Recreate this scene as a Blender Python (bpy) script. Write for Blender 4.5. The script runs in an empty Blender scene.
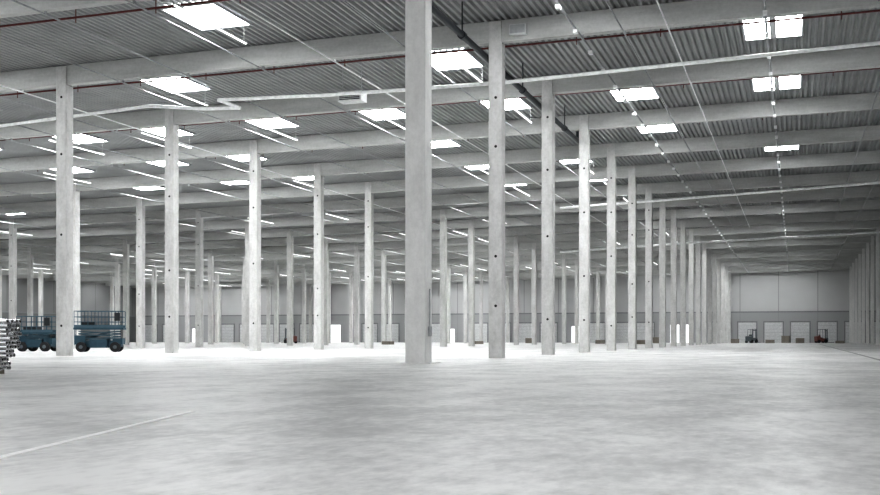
import bpy, math, random, bmesh
from mathutils import Vector, Matrix
random.seed(7)
scene=bpy.context.scene
scene.view_settings.view_transform='Standard'
try: scene.view_settings.look='High Contrast'
except Exception as e: print('look',e)
scene.view_settings.exposure=0.06
F=1120.0; TH=math.atan(355/F); CZ=0.70
SLP=.015
# ---------------------------------------------------------------- materials
def newmat(name):
    m=bpy.data.materials.new(name); m.use_nodes=True
    nt=m.node_tree; b=nt.nodes['Principled BSDF']; return m,nt,b
def plain(name,col,rough=0.6,metal=0.0,var=0.12,scale=6.0):
    m,nt,b=newmat(name)
    tc=nt.nodes.new('ShaderNodeTexCoord'); n=nt.nodes.new('ShaderNodeTexNoise'); n.inputs['Scale'].default_value=scale
    n.inputs['Detail'].default_value=4
    nt.links.new(tc.outputs['Object'],n.inputs['Vector'])
    r=nt.nodes.new('ShaderNodeValToRGB')
    r.color_ramp.elements[0].position=.3; r.color_ramp.elements[1].position=.7
    r.color_ramp.elements[0].color=(*[c*(1-var) for c in col],1)
    r.color_ramp.elements[1].color=(*[min(1,c*(1+var)) for c in col],1)
    nt.links.new(n.outputs['Fac'],r.inputs['Fac']); nt.links.new(r.outputs['Color'],b.inputs['Base Color'])
    b.inputs['Roughness'].default_value=rough; b.inputs['Metallic'].default_value=metal
    return m
def emis(name,col,s):
    m,nt,b=newmat(name)
    b.inputs['Base Color'].default_value=(*col,1)
    b.inputs['Emission Color'].default_value=(*col,1); b.inputs['Emission Strength'].default_value=s
    return m
def concrete(name,c0,c1,sc=(3,3,.35),s=1.3):
    m,nt,b=newmat(name)
    g=nt.nodes.new('ShaderNodeNewGeometry')
    def nz(sc,s,d,ro):
        mp=nt.nodes.new('ShaderNodeMapping'); mp.inputs['Scale'].default_value=sc
        nt.links.new(g.outputs['Position'],mp.inputs['Vector'])
        n=nt.nodes.new('ShaderNodeTexNoise'); n.inputs['Scale'].default_value=s; n.inputs['Detail'].default_value=d; n.inputs['Roughness'].default_value=ro
        nt.links.new(mp.outputs['Vector'],n.inputs['Vector']); return n
    n=nz(sc,s,9,.7); n2=nz((1,1,1),9,6,.7)
    x=nt.nodes.new('ShaderNodeMix'); x.data_type='FLOAT'; x.inputs[0].default_value=.35
    nt.links.new(n.outputs['Fac'],x.inputs[2]); nt.links.new(n2.outputs['Fac'],x.inputs[3])
    r=nt.nodes.new('ShaderNodeValToRGB'); r.color_ramp.elements[0].position=.36; r.color_ramp.elements[1].position=.62
    r.color_ramp.elements[0].color=(*c0,1); r.color_ramp.elements[1].color=(*c1,1)
    nt.links.new(x.outputs[0],r.inputs['Fac']); nt.links.new(r.outputs['Color'],b.inputs['Base Color'])
    b.inputs['Roughness'].default_value=.8
    return m
M_col=concrete('column_concrete',(.46,.46,.45),(.65,.65,.64),(1,1,.4),2.2)
M_colb=concrete('column_concrete_pale',(.66,.66,.65),(.80,.80,.79),(1,1,.4),2.2)
M_beam=concrete('beam_concrete',(.42,.425,.415),(.57,.575,.565),(.25,1,1.5),1.6)
M_deck=plain('galvanised_deck',(.33,.34,.34),.5,.0,.12,.6)
M_hole=plain('socket_dark',(.03,.03,.03),.9)
M_white=plain('white_enamel',(.62,.63,.63),.4)
M_pale=plain('pale_conduit',(.84,.85,.85),.4)
M_steel=plain('zinc_pipe',(.36,.37,.38),.4,.3)
M_dark=plain('dark_pipe',(.02,.024,.028),.5)
M_red=plain('red_oxide_pipe',(.13,.03,.027),.5)
M_frame=plain('skylight_frame_grey',(.4,.41,.42),.4)
M_sky=emis('skylight_glazing',(.98,.99,1.0),20)
M_tube=emis('lamp_diffuser',(1,1,1),1.8)
M_blue=plain('lift_blue_paint',(.028,.072,.100),.6)
M_rail=plain('rail_blue_grey',(.060,.110,.140),.6)
M_tyre=plain('black_rubber',(.03,.03,.032),.85)
M_hub=plain('wheel_hub',(.11,.13,.14),.5)
M_gal=plain('galvanised_tube',(.80,.81,.82),.20,.85,.1,3)
M_wood=plain('timber',(.24,.22,.19),.8)
M_door=plain('sectional_door_panel',(.62,.63,.63),.5)
M_doorf=plain('door_frame_grey',(.27,.275,.28),.5)
M_redp=plain('machine_red',(.17,.075,.065),.45)
M_joint=plain('floor_joint_sealant',(.95,.95,.94),.5)
M_collar=plain('grout_collar',(.74,.74,.73),.7)
M_jointd=plain('floor_joint_dark',(.30,.30,.30),.6)
def floor_mat():
    m,nt,b=newmat('polished_concrete_floor')
    g=nt.nodes.new('ShaderNodeNewGeometry')
    def noise(sc,scale,det=6,rough=.6,rot=0):
        mp=nt.nodes.new('ShaderNodeMapping'); mp.inputs['Scale'].default_value=sc; mp.inputs['Rotation'].default_value=(0,0,rot)
        nt.links.new(g.outputs['Position'],mp.inputs['Vector'])
        n=nt.nodes.new('ShaderNodeTexNoise'); n.inputs['Scale'].default_value=scale; n.inputs['Detail'].default_value=det; n.inputs['Roughness'].default_value=rough
        nt.links.new(mp.outputs['Vector'],n.inputs['Vector']); return n
    n1=noise((1,.6,1),1.2,6,.62); n2=noise((1,.5,1),9.0,5,.65,.3); n3=noise((1,.6,1),.28,2,.5,.1)
    def mix(a,bb,f):
        x=nt.nodes.new('ShaderNodeMix'); x.data_type='FLOAT'; x.inputs[0].default_value=f
        nt.links.new(a,x.inputs[2]); nt.links.new(bb,x.inputs[3]); return x.outputs[0]
    s=mix(mix(n1.outputs['Fac'],n2.outputs['Fac'],.42),n3.outputs['Fac'],.28)
    r=nt.nodes.new('ShaderNodeValToRGB'); r.color_ramp.interpolation='EASE'
    e=r.color_ramp.elements; e[0].position=.38; e[0].color=(.46,.46,.455,1); e[1].position=.60; e[1].color=(.76,.76,.75,1)
    nt.links.new(s,r.inputs['Fac']); nt.links.new(r.outputs['Color'],b.inputs['Base Color'])
    b.inputs['Roughness'].default_value=.42
    try: b.inputs['Specular IOR Level'].default_value=.4
    except Exception: pass
    return m
M_floor=floor_mat()
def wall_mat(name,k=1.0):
    m,nt,b=newmat(name)
    g=nt.nodes.new('ShaderNodeNewGeometry'); sx=nt.nodes.new('ShaderNodeSeparateXYZ'); nt.links.new(g.outputs['Position'],sx.inputs[0])
    ad=nt.nodes.new('ShaderNodeMath'); ad.operation='ADD'; nt.links.new(sx.outputs['X'],ad.inputs[0]); nt.links.new(sx.outputs['Y'],ad.inputs[1])
    md=nt.nodes.new('ShaderNodeMath'); md.operation='PINGPONG'; md.inputs[1].default_value=3.0; nt.links.new(ad.outputs[0],md.inputs[0])
    lt=nt.nodes.new('ShaderNodeMath'); lt.operation='LESS_THAN'; lt.inputs[1].default_value=.07; nt.links.new(md.outputs[0],lt.inputs[0])
    n=nt.nodes.new('ShaderNodeTexNoise'); n.inputs['Scale'].default_value=.3
    nt.links.new(g.outputs['Position'],n.inputs['Vector'])
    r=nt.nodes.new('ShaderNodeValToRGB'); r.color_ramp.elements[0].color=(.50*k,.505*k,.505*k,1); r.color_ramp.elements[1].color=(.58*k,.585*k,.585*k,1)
    nt.links.new(n.outputs['Fac'],r.inputs['Fac'])
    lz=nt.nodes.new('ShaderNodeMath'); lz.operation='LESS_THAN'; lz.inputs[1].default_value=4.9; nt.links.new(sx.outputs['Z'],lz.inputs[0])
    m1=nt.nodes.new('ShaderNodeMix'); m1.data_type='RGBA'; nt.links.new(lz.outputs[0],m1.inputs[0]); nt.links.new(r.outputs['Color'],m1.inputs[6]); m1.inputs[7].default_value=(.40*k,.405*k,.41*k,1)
    mx=nt.nodes.new('ShaderNodeMix'); mx.data_type='RGBA'; nt.links.new(lt.outputs[0],mx.inputs[0]); nt.links.new(m1.outputs[2],mx.inputs[6]); mx.inputs[7].default_value=(.36*k,.365*k,.37*k,1)
    nt.links.new(mx.outputs[2],b.inputs['Base Color']); b.inputs['Roughness'].default_value=.7
    return m
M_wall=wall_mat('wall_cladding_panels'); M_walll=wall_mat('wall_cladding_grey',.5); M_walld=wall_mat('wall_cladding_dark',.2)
# ---------------------------------------------------------------- mesh helper
class MB:
    def __init__(s): s.v=[]; s.f=[]
    def box(s,x0,x1,y0,y1,z0,z1):
        b=len(s.v); s.v+=[(x0,y0,z0),(x1,y0,z0),(x1,y1,z0),(x0,y1,z0),(x0,y0,z1),(x1,y0,z1),(x1,y1,z1),(x0,y1,z1)]
        s.f+=[tuple(b+i for i in q) for q in [(0,3,2,1),(4,5,6,7),(0,1,5,4),(1,2,6,5),(2,3,7,6),(3,0,4,7)]]; return s
    def cbox(s,cx,cy,cz,sx,sy,sz): return s.box(cx-sx/2,cx+sx/2,cy-sy/2,cy+sy/2,cz-sz/2,cz+sz/2)
    def obox(s,p,q,w,h):
        p=Vector(p);q=Vector(q);d=(q-p).normalized(); up=Vector((0,0,1))
        if abs(d.z)>.99: up=Vector((0,1,0))
        a=d.cross(up).normalized(); c=a.cross(d).normalized(); b=len(s.v)
        for e in (p,q):
            for (i,j) in ((-1,-1),(1,-1),(1,1),(-1,1)): s.v.append(tuple(e+a*i*w/2+c*j*h/2))
        s.f+=[tuple(b+i for i in t) for t in [(0,1,2,3),(7,6,5,4),(0,4,5,1),(1,5,6,2),(2,6,7,3),(3,7,4,0)]]; return s
    def tube(s,p,q,r,n=8,r2=None):
        p=Vector(p);q=Vector(q);d=(q-p).normalized(); up=Vector((0,0,1))
        if abs(d.z)>.99: up=Vector((0,1,0))
        a=d.cross(up).normalized(); c=a.cross(d).normalized(); b=len(s.v); r2=r if r2 is None else r2
        for e,rr in ((p,r),(q,r2)):
            for i in range(n):
                t=2*math.pi*i/n; s.v.append(tuple(e+a*math.cos(t)*rr+c*math.sin(t)*rr))
        for i in range(n): s.f.append((b+i,b+(i+1)%n,b+n+(i+1)%n,b+n+i))
        s.f.append(tuple(b+i for i in range(n))[::-1]); s.f.append(tuple(b+n+i for i in range(n))); return s
    def prism(s,prof,axis,a0,a1):
        b=len(s.v);n=len(prof)
        for a in (a0,a1):
            for (u,w) in prof: s.v.append({'x':(a,u,w),'y':(u,a,w),'z':(u,w,a)}[axis])
        for i in range(n): s.f.append((b+i,b+(i+1)%n,b+n+(i+1)%n,b+n+i))
        s.f.append(tuple(b+i for i in range(n))[::-1]); s.f.append(tuple(b+n+i for i in range(n))); return s
    def xloft(s,prof,stations):
        b=len(s.v);n=len(prof)
        for (x,dz) in stations:
            for (u,w) in prof: s.v.append((x,u,w+dz))
        for k in range(len(stations)-1):
            for i in range(n): s.f.append((b+k*n+i,b+k*n+(i+1)%n,b+(k+1)*n+(i+1)%n,b+(k+1)*n+i))
        s.f.append(tuple(b+i for i in range(n))[::-1]); e=b+(len(stations)-1)*n; s.f.append(tuple(e+i for i in range(n))); return s
    def mesh(s,name,mat):
        me=bpy.data.meshes.new(name); me.from_pydata(s.v,[],s.f); me.update()
        bm=bmesh.new(); bm.from_mesh(me); bmesh.ops.recalc_face_normals(bm,faces=bm.faces); bm.to_mesh(me); bm.free()
        me.materials.append(mat); return me
COL=scene.collection
def obj(name,me,loc=(0,0,0),rot=0,parent=None,**kw):
    o=bpy.data.objects.new(name,me); o.location=loc; o.rotation_euler=(0,0,rot)
    COL.objects.link(o)
    if parent: o.parent=parent
    for k,v in kw.items(): o[k]=v
    return o
def top(name,me,label,cat,loc=(0,0,0),rot=0,group=None):
    o=obj(name,me,loc,rot); o['label']=label; o['category']=cat
    if group: o['group']=group
    return o
def struct(name,mb,mat):
    o=obj(name,mb.mesh(name,mat)); o['kind']='structure'; return o
def cam2w(px,d):
    X=(px-440)*d/F
    return X*math.cos(TH)-d*math.sin(TH), X*math.sin(TH)+d*math.cos(TH)
def wpx(x,y):
    a=math.atan2(x,y)+TH
    return 440+F*math.tan(a) if abs(a)<1.4 else -9999
# ---------------------------------------------------------------- grid
BAY=8.74; Y0=38.75; SP=18.45; XA=-10.15
XL=XA-6.03*SP; XR=XA+2*SP; YF=Y0+17*BAY+1.2; YB=2.0; HR=12.0
XK=XA-3*SP
def zo(x): return SLP*(max(x,XK)-XA)
ST=lambda a,b:[(a,zo(a)),(XK,zo(XK)),(b,zo(b))]
rows=[XA+SP]+[XA-SP*i for i in range(0,6)]
BZ=11.24
# ---------------------------------------------------------------- shell
struct('floor',MB().box(XL-1,XR+1,-14,YF+6,-.3,0),M_floor)
def deck():
    x=XL;prof=[]; P=.25; D=.11
    while x<XR:
        for dx,z in ((0,D),(.075,D),(.125,.01),(.20,.01)): prof.append((x+dx,HR+z+zo(x+dx)))
        x+=P
    prof.append((x,HR+D+zo(x))); prof+=[(x,HR+.3+zo(x)),(XK,HR+.3+zo(XK)),(XL,HR+.3+zo(XL))]
    struct('ceiling',MB().prism(prof,'y',YB,YF+.3),M_deck)
deck()
opens=[(-80.2,3.0,3.2),(-57.8,1.5,2.4),(-35.3,2.0,2.8),(-19.0,1.5,3.0),(-16.6,1.3,3.0),(-108,2.5,2.6)]
opens.sort()
w=MB(); x=XL
def wseg(a,b,z0):
    pr=[(a,z0),(b,z0),(b,HR+zo(b))]
    if a<XK<b: pr.append((XK,HR+zo(XK)))
    pr.append((a,HR+zo(a))); w.prism(pr,'y',YF,YF+.3)
for (cx,ww,hh) in opens:
    wseg(x,cx-ww/2,0); wseg(cx-ww/2,cx+ww/2,hh); x=cx+ww/2
wseg(x,XR,0)
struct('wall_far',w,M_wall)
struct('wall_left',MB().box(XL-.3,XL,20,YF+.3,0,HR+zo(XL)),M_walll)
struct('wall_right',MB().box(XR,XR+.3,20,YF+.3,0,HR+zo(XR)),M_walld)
struct('trim_1',MB().box(XL,XR,YF-.06,YF,4.9,5.1),M_doorf)
struct('trim_2',MB().box(XL,XL+.06,20,YF,4.9,5.1),M_doorf)
dn=1
xs=[4.9-4.1*i for i in range(-3,40)]
for dx in xs:
    if dx<XL+3: continue
    if any(abs(dx-o[0])<o[1]/2+1.7 for o in opens): continue
    fr=MB().box(dx-1.6,dx-1.4,YF-.14,YF,0,3.5).box(dx+1.4,dx+1.6,YF-.14,YF,0,3.5).box(dx-1.6,dx+1.6,YF-.14,YF,3.3,3.5)
    root=obj('door_%d'%dn,fr.mesh('door_frame',M_doorf)); root['kind']='structure'
    pn=MB()
    for k in range(6): pn.box(dx-1.4,dx+1.4,YF-.08,YF-.01,.02+k*.55,.02+k*.55+.52)
    obj('door_panel',pn.mesh('door_panel',M_door),parent=root)
    dn+=1
# ---------------------------------------------------------------- columns
def column_mesh(s,name,dz,mat=M_col):
    h=s/2;c=.02
    oct_=[(-h+c,-h),(h-c,-h),(h,-h+c),(h,h-c),(h-c,h),(-h+c,h),(-h,h-c),(-h,-h+c)]
    m=MB().prism(oct_,'z',0,BZ-.02+dz)
    m.box(-h+c,h-c,-max(h,.24),-.18,BZ-.02+dz,11.98+dz).box(-h+c,h-c,.18,max(h,.24),BZ-.02+dz,11.98+dz)
    return m.mesh(name,mat)
me_sock=MB().tube((0,-.008,0),(0,.02,0),.05,12).mesh('socket_hole',M_hole)
me_collar=MB().prism([(-.5,-.5),(.5,-.5),(.5,.5),(-.5,.5)],'z',0,.025).mesh('base_collar',M_collar)
me_box=MB().cbox(0,0,0,.14,.08,.28).tube((0,0,.1),(0,0,1.2),.02,6).mesh('conduit_box',M_frame)
for ri,xr in enumerate(rows):
    me_row=column_mesh(.36 if ri==0 else .49,'concrete_column',zo(xr)-(.006 if xr>XK else 0),M_colb if ri==0 else M_col)
    for k in range(-1,18):
        y=Y0+BAY*k; x=xr
        if k==17: y-=.4
        if ri==2 and k==0: x+=.33
        if ri==3 and k==3: x+=.45
        px=wpx(x,y)
        if px<-60 or px>940: continue
        big=(k==-1)
        o=top('concrete_column',column_mesh(.60,'concrete_column_large',zo(xr)-.008,M_colb) if big else me_row,
              'thick square precast concrete column on a pale grout collar' if big else 'tall square light grey precast concrete column under a roof beam','column',
              (x,y,0),group='concrete columns of the hall')
        hs=.30 if big else .245
        if y<85 and not big and ri>0:
            for z in ((2.0,3.9,7.4,9.6) if (k+ri)%2 else (1.5,5.2,8.3,10.2)):
                obj('socket_hole',me_sock,(0.02,-hs,z+random.uniform(-.4,.4)),parent=o)
        if big:
            obj('base_collar',me_collar,parent=o)
            obj('conduit_box',me_box,(hs+.04,0,.9),math.pi/2,parent=o)
# ---------------------------------------------------------------- beams
bp=[(-.17,BZ+.02),(-.15,BZ),(.15,BZ),(.17,BZ+.02),(.17,12.0),(-.17,12.0)]
me_beam=MB().xloft(bp,ST(XL+.05,XR-.05)).mesh('roof_beam',M_beam)
for k in range(-4,18):
    top('roof_beam',me_beam,'long pale precast concrete roof beam across the column heads','beam',(0,Y0+BAY*k-(.4 if k==17 else 0),0),group='transverse roof beams')
# ---------------------------------------------------------------- skylights
def sky_meshes(SW,SL,bar,sl=SLP):
    def sh(mb):
        mb.v=[(x,y,z+sl*x) for (x,y,z) in mb.v]; return mb
    fr=MB().box(-SW/2-.08,-SW/2,-SL/2-.08,SL/2+.08,-.08,0).box(SW/2,SW/2+.08,-SL/2-.08,SL/2+.08,-.08,0).box(-SW/2,SW/2,-SL/2-.08,-SL/2,-.08,0).box(-SW/2,SW/2,SL/2,SL/2+.08,-.08,0)
    if bar: fr.box(-bar/2,bar/2,-SL/2,SL/2,-.10,0)
    return sh(fr).mesh('skylight_frame',M_frame), sh(MB().box(-SW/2,SW/2,-SL/2,SL/2,-.06,-.03)).mesh('skylight_glazing',M_sky)
skA=sky_meshes(1.9,2.6,0); skB=sky_meshes(2.0,3.0,.22); skC=sky_meshes(1.7,2.1,0); skD=sky_meshes(1.7,2.1,0,0)
LL=4.8
lamp_h=MB().box(-.04,.04,-LL/2,LL/2,0,.05)
for t in (-2.2,0,2.2): lamp_h.tube((0,t,.05),(0,t,.91),.008,5)
me_lh=lamp_h.mesh('strip_light',M_white)
me_ld=MB().box(-.03,.03,-LL/2+.05,LL/2-.05,-.03,0).mesh('lamp_diffuser',M_tube)
for b in range(-1,18):
    yc0=Y0+BAY*(b-.5)+.1
    for n in range(0,25):
        xx=-.92-6.15*n
        if n==0: xx+=.15
        yc=yc0-(.5 if n==0 and b==1 else 0)
        if n==6: xx+=.8
        if n==4 and b==1: xx-=.1; yc-=.35
        if xx<XL+2 or xx>XR-2: continue
        if b==1: on=(n%2==0)
        elif b==0: on=(n%2==1)
        elif b==2: on=True
        elif b==3: on=(n%2==1) or n==6
        elif b<0: on=(n%4==0)
        elif n==0: on=b in (4,7,9,11,13,14,16,17)
        elif n==1: on=b in (7,9,11,13,15,16,17)
        else: on=random.random()<(.50 if b<8 else .62)
        if not on: continue
        px=wpx(xx,yc)
        if px<-400 or px>1300: continue
        sk=skB if (n==0 and b<4) else (skA if b<5 else skC)
        if xx<XK: sk=skD
        o=top('skylight',sk[0],'white glowing rooflight split by a centre bar in the corrugated deck' if sk is skB else 'rectangular white glowing rooflight set in the corrugated deck','skylight',(xx,yc,HR+.009+zo(xx)),group='rooflights')
        obj('skylight_glazing',sk[1],parent=o)
        if yc>28 and n>1 and (yc<55 or random.random()<.42):
            l=top('strip_light',me_lh,'long slim white fluorescent batten hung under the roof','light fixture',(xx+1.15,yc-1.7,11.1+zo(xx+1.15)),group='strip lights')
            obj('lamp_diffuser',me_ld,parent=l)
# ---------------------------------------------------------------- longitudinal pipes
def pipe(name,pts,r,mat,label,cat,n=8,group=None):
    m=MB()
    for a,b in zip(pts[:-1],pts[1:]): m.tube(a,b,r,n)
    return top(name,m.mesh(name,mat),label,cat,group=group)
for n in range(-1,17):
    xx=-.92-6.15*n; zz=BZ-.12+zo(xx)
    near=n in (0,1)
    m=MB().tube((xx,12,zz),(xx,YF-.1,zz),.045 if near else .028,6)
    for k in range(-3,17): m.box(xx-.04,xx+.04,Y0+BAY*k-.04,Y0+BAY*k+.04,zz,zz+.119)
    o=top('cable_conduit',m.mesh('cable_conduit',M_steel),'thin grey conduit running the length of the hall below the beams','pipe',group='lengthwise conduits')
    if near:
        g=MB(); yy=20.
        while yy<140: g.box(xx-.07,xx+.07,yy-.14,yy+.14,zz-.15,zz-.04); yy+=BAY/3
        obj('tap_off_box',g.mesh('tap_off_box',M_pale),parent=o)['kind']='stuff'
for xx in (-4.1,-5.6,-16.4,-22.6,-30.3,-35.0,3.4):
    zz=BZ-.10+zo(xx)
    m=MB().tube((xx,12,zz),(xx,110,zz),.03,6)
    for k in range(-3,9): m.box(xx-.03,xx+.03,Y0+BAY*k-.03,Y0+BAY*k+.03,zz,zz+.099)
    top('cable_conduit',m.mesh('cable_conduit',M_pale if xx in(-4.1,-16.4,-30.3) else M_steel),'thin grey conduit running the length of the hall below the beams','pipe',group='lengthwise conduits')
xx=XA-.30-.17
m=MB().tube((xx,12,10.85),(xx,57,10.85),.11,12)
yy=14.
while yy<57:
    m.tube((xx,yy,10.85),(xx,yy+.25,10.85),.145,12); m.box(xx-.02,xx+.02,yy+.1,yy+.14,10.85,11.98); yy+=BAY/2
m.tube((xx,57,10.85),(xx,57,11.95),.11,12)
top('sprinkler_main',m.mesh('sprinkler_main',M_dark),'slim black sprinkler main pipe with coupling collars','pipe')
circ=[(.038*math.cos(t*math.pi/3),.038*math.sin(t*math.pi/3)) for t in range(6)]
brm=MB().xloft([(a,c+11.70) for a,c in circ],ST(XL+.2,XR-.2))
x=XL+3
while x<XR-1: brm.tube((x,0,11.99+zo(x)),(x,0,11.52+zo(x)),.018,5); x+=3.075
me_br=brm.mesh('sprinkler_branch',M_red)
for b in range(-1,17):
    top('sprinkler_branch',me_br,'dark red sprinkler branch pipe with small drops','pipe',(0,Y0+BAY*(b+.255),0),group='red sprinkler branches')
def back(px,v,yp):
    a=math.atan((px-440)/F)-TH; x=yp*math.tan(a); d=yp*math.cos(TH)-x*math.sin(TH)
    return (x,yp,CZ+(338.5-v)*d/F)
yp=40.2
pts=[back(-60,134,yp),back(150,106,yp),back(205,109,yp),back(240,108,yp),back(218,100,yp),back(330,95,yp),back(500,83,yp),back(900,41,yp)]
pipe('crosswise_conduit',pts,.07,M_pale,'pale conduit with a jog strung crosswise between columns','pipe')
pipe('crosswise_conduit',[back(560,208,77.5),back(655,201,77.5),back(900,181,77.5)],.08,M_pale,'pale straight conduit strung crosswise between columns','pipe')
pipe('crosswise_conduit',[back(560,252,110),back(690,243,110),back(900,231,110)],.10,M_pale,'pale straight conduit strung crosswise between columns','pipe')
def heater(loc):
    m=MB().box(-.5,.5,-.3,.3,0,.38)
    o=top('unit_heater',m.mesh('unit_heater',M_white),'white box shaped unit heater hung on rods','heater',loc)
    g=MB()
    for i in range(5): g.box(-.42,.42,-.34,-.30,.05+i*.065,.08+i*.065)
    obj('louvre',g.mesh('louvre',M_dark),parent=o)
    r=MB()
    for sx in (-.4,.4): r.tube((sx,0,.38),(sx,0,11.99+zo(loc[0]+sx)-loc[2]),.015,5)
    obj('hanger_rod',r.mesh('hanger_rod',M_steel),parent=o)
heater((-16.7,41.2,10.05))
m=MB().box(-.3,.3,-.12,.12,0,.36)
o=top('junction_box',m.mesh('junction_box',M_white),'small pale junction box fixed to a roof beam','electrical box',(-9.3,38.46,11.40))
obj('box_lid',MB().box(-.26,.26,-.15,-.12,.04,.32).mesh('box_lid',M_frame),parent=o)
# ---------------------------------------------------------------- scissor lift
def lift(loc,rot,label,L=2.6,deckz=1.2):
    ch=MB().box(-L/2+.1,L/2-.1,-.45,.45,.26,.60).box(-L/2,-L/2+.55,-.55,.55,.40,.86).box(L/2-.5,L/2,-.55,.55,.40,.72)
    ch.box(-.45,.45,-.64,-.45,.22,.66).box(-.45,.45,.45,.64,.22,.66)
    o=top('scissor_lift',ch.mesh('scissor_lift',M_blue),label,'scissor lift',loc,rot,group='parked scissor lifts')
    for sx in (-L/2+.36,L/2-.36):
        for sy in (-.62,.62):
            wh=obj('wheel',MB().tube((0,-.12,0),(0,.12,0),.26,20).tube((0,-.13,0),(0,.13,0),.20,20).mesh('wheel',M_tyre),(sx,sy,.26),parent=o)
            obj('wheel_hub',MB().tube((0,-.145,0),(0,.145,0),.10,12).mesh('wheel_hub',M_hub),parent=wh)
    sc=MB(); z=.66
    for i in range(3):
        for sy in (-.50,.50):
            sc.obox((-L/2+.2,sy,z),(L/2-.2,sy,z+.12),.05,.05); sc.obox((-L/2+.2,sy*.85,z+.12),(L/2-.2,sy*.85,z),.05,.05)
        z+=(deckz-.72)/3
    sc.tube((-.6,0,.7),(.5,0,1.05),.06,8)
    obj('scissor_arms',sc.mesh('scissor_arms',M_rail),parent=o)
    obj('platform',MB().box(-L/2-.05,L/2+.05,-.6,.6,deckz,deckz+.10).mesh('platform',M_blue),parent=o)
    g=MB(); z0=deckz+.10; H=.86
    for sy in (-.57,.57):
        for zz in (.30,.56,H): g.tube((-L/2,sy,z0+zz),(L/2,sy,z0+zz),.018,6)
        g.box(-L/2,L/2,sy-.01,sy+.01,z0,z0+.14)
        for i in range(8):
            x=-L/2+i*L/7; g.tube((x,sy,z0),(x,sy,z0+H),.018,6)
    for sx in (-L/2,L/2,L/2-.8,-L/2+.6):
        for zz in (.30,.56,H): g.tube((sx,-.57,z0+zz),(sx,.57,z0+zz),.018,6)
    obj('guard_rail',g.mesh('guard_rail',M_rail),parent=o)
    obj('control_box',MB().box(L/2-.40,L/2-.12,-.66,-.56,z0+.35,z0+.78).mesh('control_box',M_dark),parent=o)
    obj('tool_tray',MB().box(-L/2+.3,-L/2+1.0,-.4,.3,z0,z0+.30).mesh('tool_tray',M_dark),parent=o)
    obj('ladder',MB().tube((-L/2-.03,-.2,.35),(-L/2-.03,-.2,deckz),.02,6).tube((-L/2-.03,.2,.35),(-L/2-.03,.2,deckz),.02,6).tube((-L/2-.03,-.2,.6),(-L/2-.03,.2,.6),.02,6).tube((-L/2-.03,-.2,.9),(-L/2-.03,.2,.9),.02,6).mesh('ladder',M_rail),parent=o)
    return o
x,y=cam2w(100,58.5); lift((x,y,0),TH+.15,'blue scissor lift with lowered platform and guard rails',2.42,1.16)
x,y=cam2w(39,61); lift((x,y,0),TH-.1,'dark blue scissor lift parked behind a column',2.0,.94)
# ---------------------------------------------------------------- tubes stack
bx,by=cam2w(18,21.2)
for i,off in enumerate((-2.6,-1.0)):
    top('timber_batten',MB().box(-.05,.05,-.1,.7,0,.09).mesh('timber_batten',M_wood),'short timber batten under the galvanised tubes','timber',(bx+off,by+.1,0),group='timber battens')
r=.034
me_t=MB().tube((-3.2,0,0),(0,0,0),r,14).tube((0,0,0),(.015,0,0),r*1.2,14).tube((-.22,0,0),(-.18,0,0),r*1.2,14).mesh('galvanised_tube',M_gal)
me_te=MB().tube((.005,0,0),(.018,0,0),r*.55,12).mesh('tube_bore',M_hole)
for L_ in range(12):
    for j in range(5):
        off=(-.26 if L_<3 else (-.12 if L_<5 else -.03))-j*.055+random.uniform(-.12,.02)-.12
        o=top('galvanised_tube',me_t,'shiny galvanised steel tube stacked on timber battens','steel tube',(bx+off,by+j*.13,.09+r*1.2+L_*(.0818)),group='stack of galvanised tubes')
        obj('tube_bore',me_te,parent=o)
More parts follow.
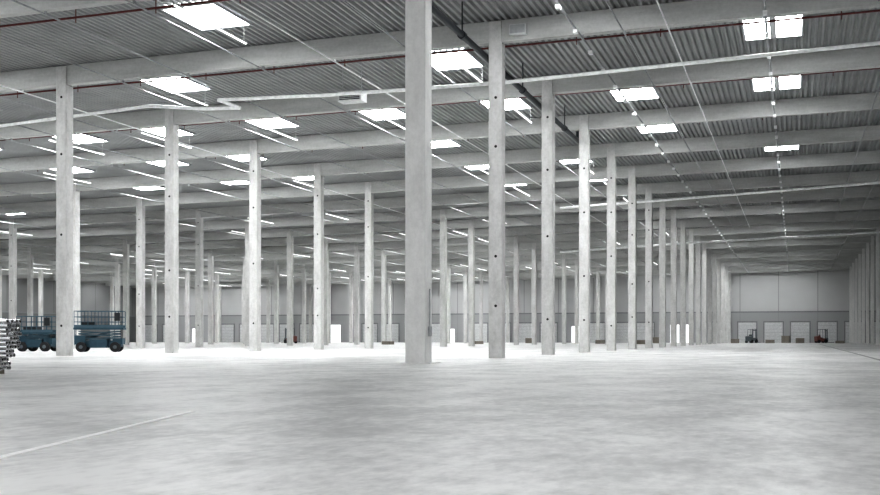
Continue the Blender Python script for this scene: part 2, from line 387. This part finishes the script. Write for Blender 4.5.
# ---------------------------------------------------------------- forklifts & pallets
def forklift(px,d,rot,label,mat):
    x,y=cam2w(px,d)
    b=MB().prism([(-1.0,.25),(-1.05,1.0),(-.5,1.15),(-.35,.75),(.35,.7),(.55,.45),(.55,.25)],'y',-.5,.5)
    o=top('forklift',b.mesh('forklift',mat),label,'forklift',(x,y,0),rot,group='forklifts')
    for sx,rr in ((-.7,.25),(.4,.3)):
        for sy in (-.5,.5):
            obj('wheel',MB().tube((sx,sy-.1,rr),(sx,sy+.1,rr),rr,16).mesh('wheel',M_tyre),parent=o)
    g=MB()
    for sx in (-.6,.35):
        for sy in (-.42,.42): g.tube((sx,sy,.7),(sx*.8,sy,2.1),.035,6)
    for i in range(5): g.tube((-.5+i*.2,-.42,2.1),(-.5+i*.2,.42,2.1),.025,6)
    g.tube((-.5,-.42,2.1),(.3,-.42,2.1),.035,6).tube((-.5,.42,2.1),(.3,.42,2.1),.035,6)
    obj('overhead_guard',g.mesh('overhead_guard',M_hub),parent=o)
    obj('mast',MB().box(.62,.74,-.36,-.26,.08,2.2).box(.62,.74,.26,.36,.08,2.2).box(.62,.70,-.3,.3,1.9,2.0).box(.74,.79,-.45,.45,.3,.8).mesh('mast',M_hub),parent=o)
    for sy in (-.25,.25): obj('fork',MB().box(.79,1.85,sy-.06,sy+.06,.06,.11).mesh('fork',M_dark),parent=o)
    obj('seat',MB().box(-.4,.0,-.22,.22,.75,.85).box(-.45,-.35,-.22,.22,.85,1.3).mesh('seat',M_tyre),parent=o)
forklift(822,174,.4,'dull red forklift with grey mast and overhead guard',M_redp)
forklift(290,160,2.6,'dull red forklift with grey mast and overhead guard',M_redp)
forklift(752,174,1.0,'grey forklift with mast and overhead guard',M_hub)
pm=MB()
for i in range(3): pm.box(-.6,.6,-.4+i*.35,-.3+i*.35,0,.1)
for i in range(5): pm.box(-.6+i*.26,-.6+i*.26+.16,-.4,.4,.1,.125)
me_pal=pm.mesh('pallet',M_wood)
for (px,d,n) in ((641,140,4),(770,170,4),(800,174,6),(840,165,3),(600,150,4),(478,140,3),(388,130,3),(786,176,9),(735,170,5),(655,165,7),(530,170,6)):
    x,y=cam2w(px,d); rr=random.uniform(-.3,.3)
    for i in range(n): top('pallet',me_pal,'wooden pallet in a low stack on the floor','pallet',(x,y,i*.126),rr,group='stacked pallets')
def strip(p,q,w,mat,name,label):
    p=Vector((*p,0.003));q=Vector((*q,0.003));m=MB().obox(p,q,w,.006)
    top(name,m.mesh(name,mat),label,'floor joint')
strip((-4.32,5.0),(-5.5,9.5),.06,M_joint,'floor_joint','pale sealant line in the polished concrete floor')
strip((2.6,30),(2.9,150),.12,M_jointd,'floor_joint','dark sawn joint in the polished concrete floor')
# ---------------------------------------------------------------- world & camera
w=bpy.data.worlds.new('World'); scene.world=w; w.use_nodes=True
bg=w.node_tree.nodes['Background']; bg.inputs[0].default_value=(.98,.99,1,1); bg.inputs[1].default_value=1.25
cd=bpy.data.cameras.new('Camera'); cam=bpy.data.objects.new('Camera',cd); COL.objects.link(cam); scene.camera=cam
cd.sensor_width=36; cd.lens=36*F/880; cd.shift_y=91/880; cd.clip_end=1000
cam.location=(0,0,CZ); cam.rotation_euler=(math.pi/2,0,TH)
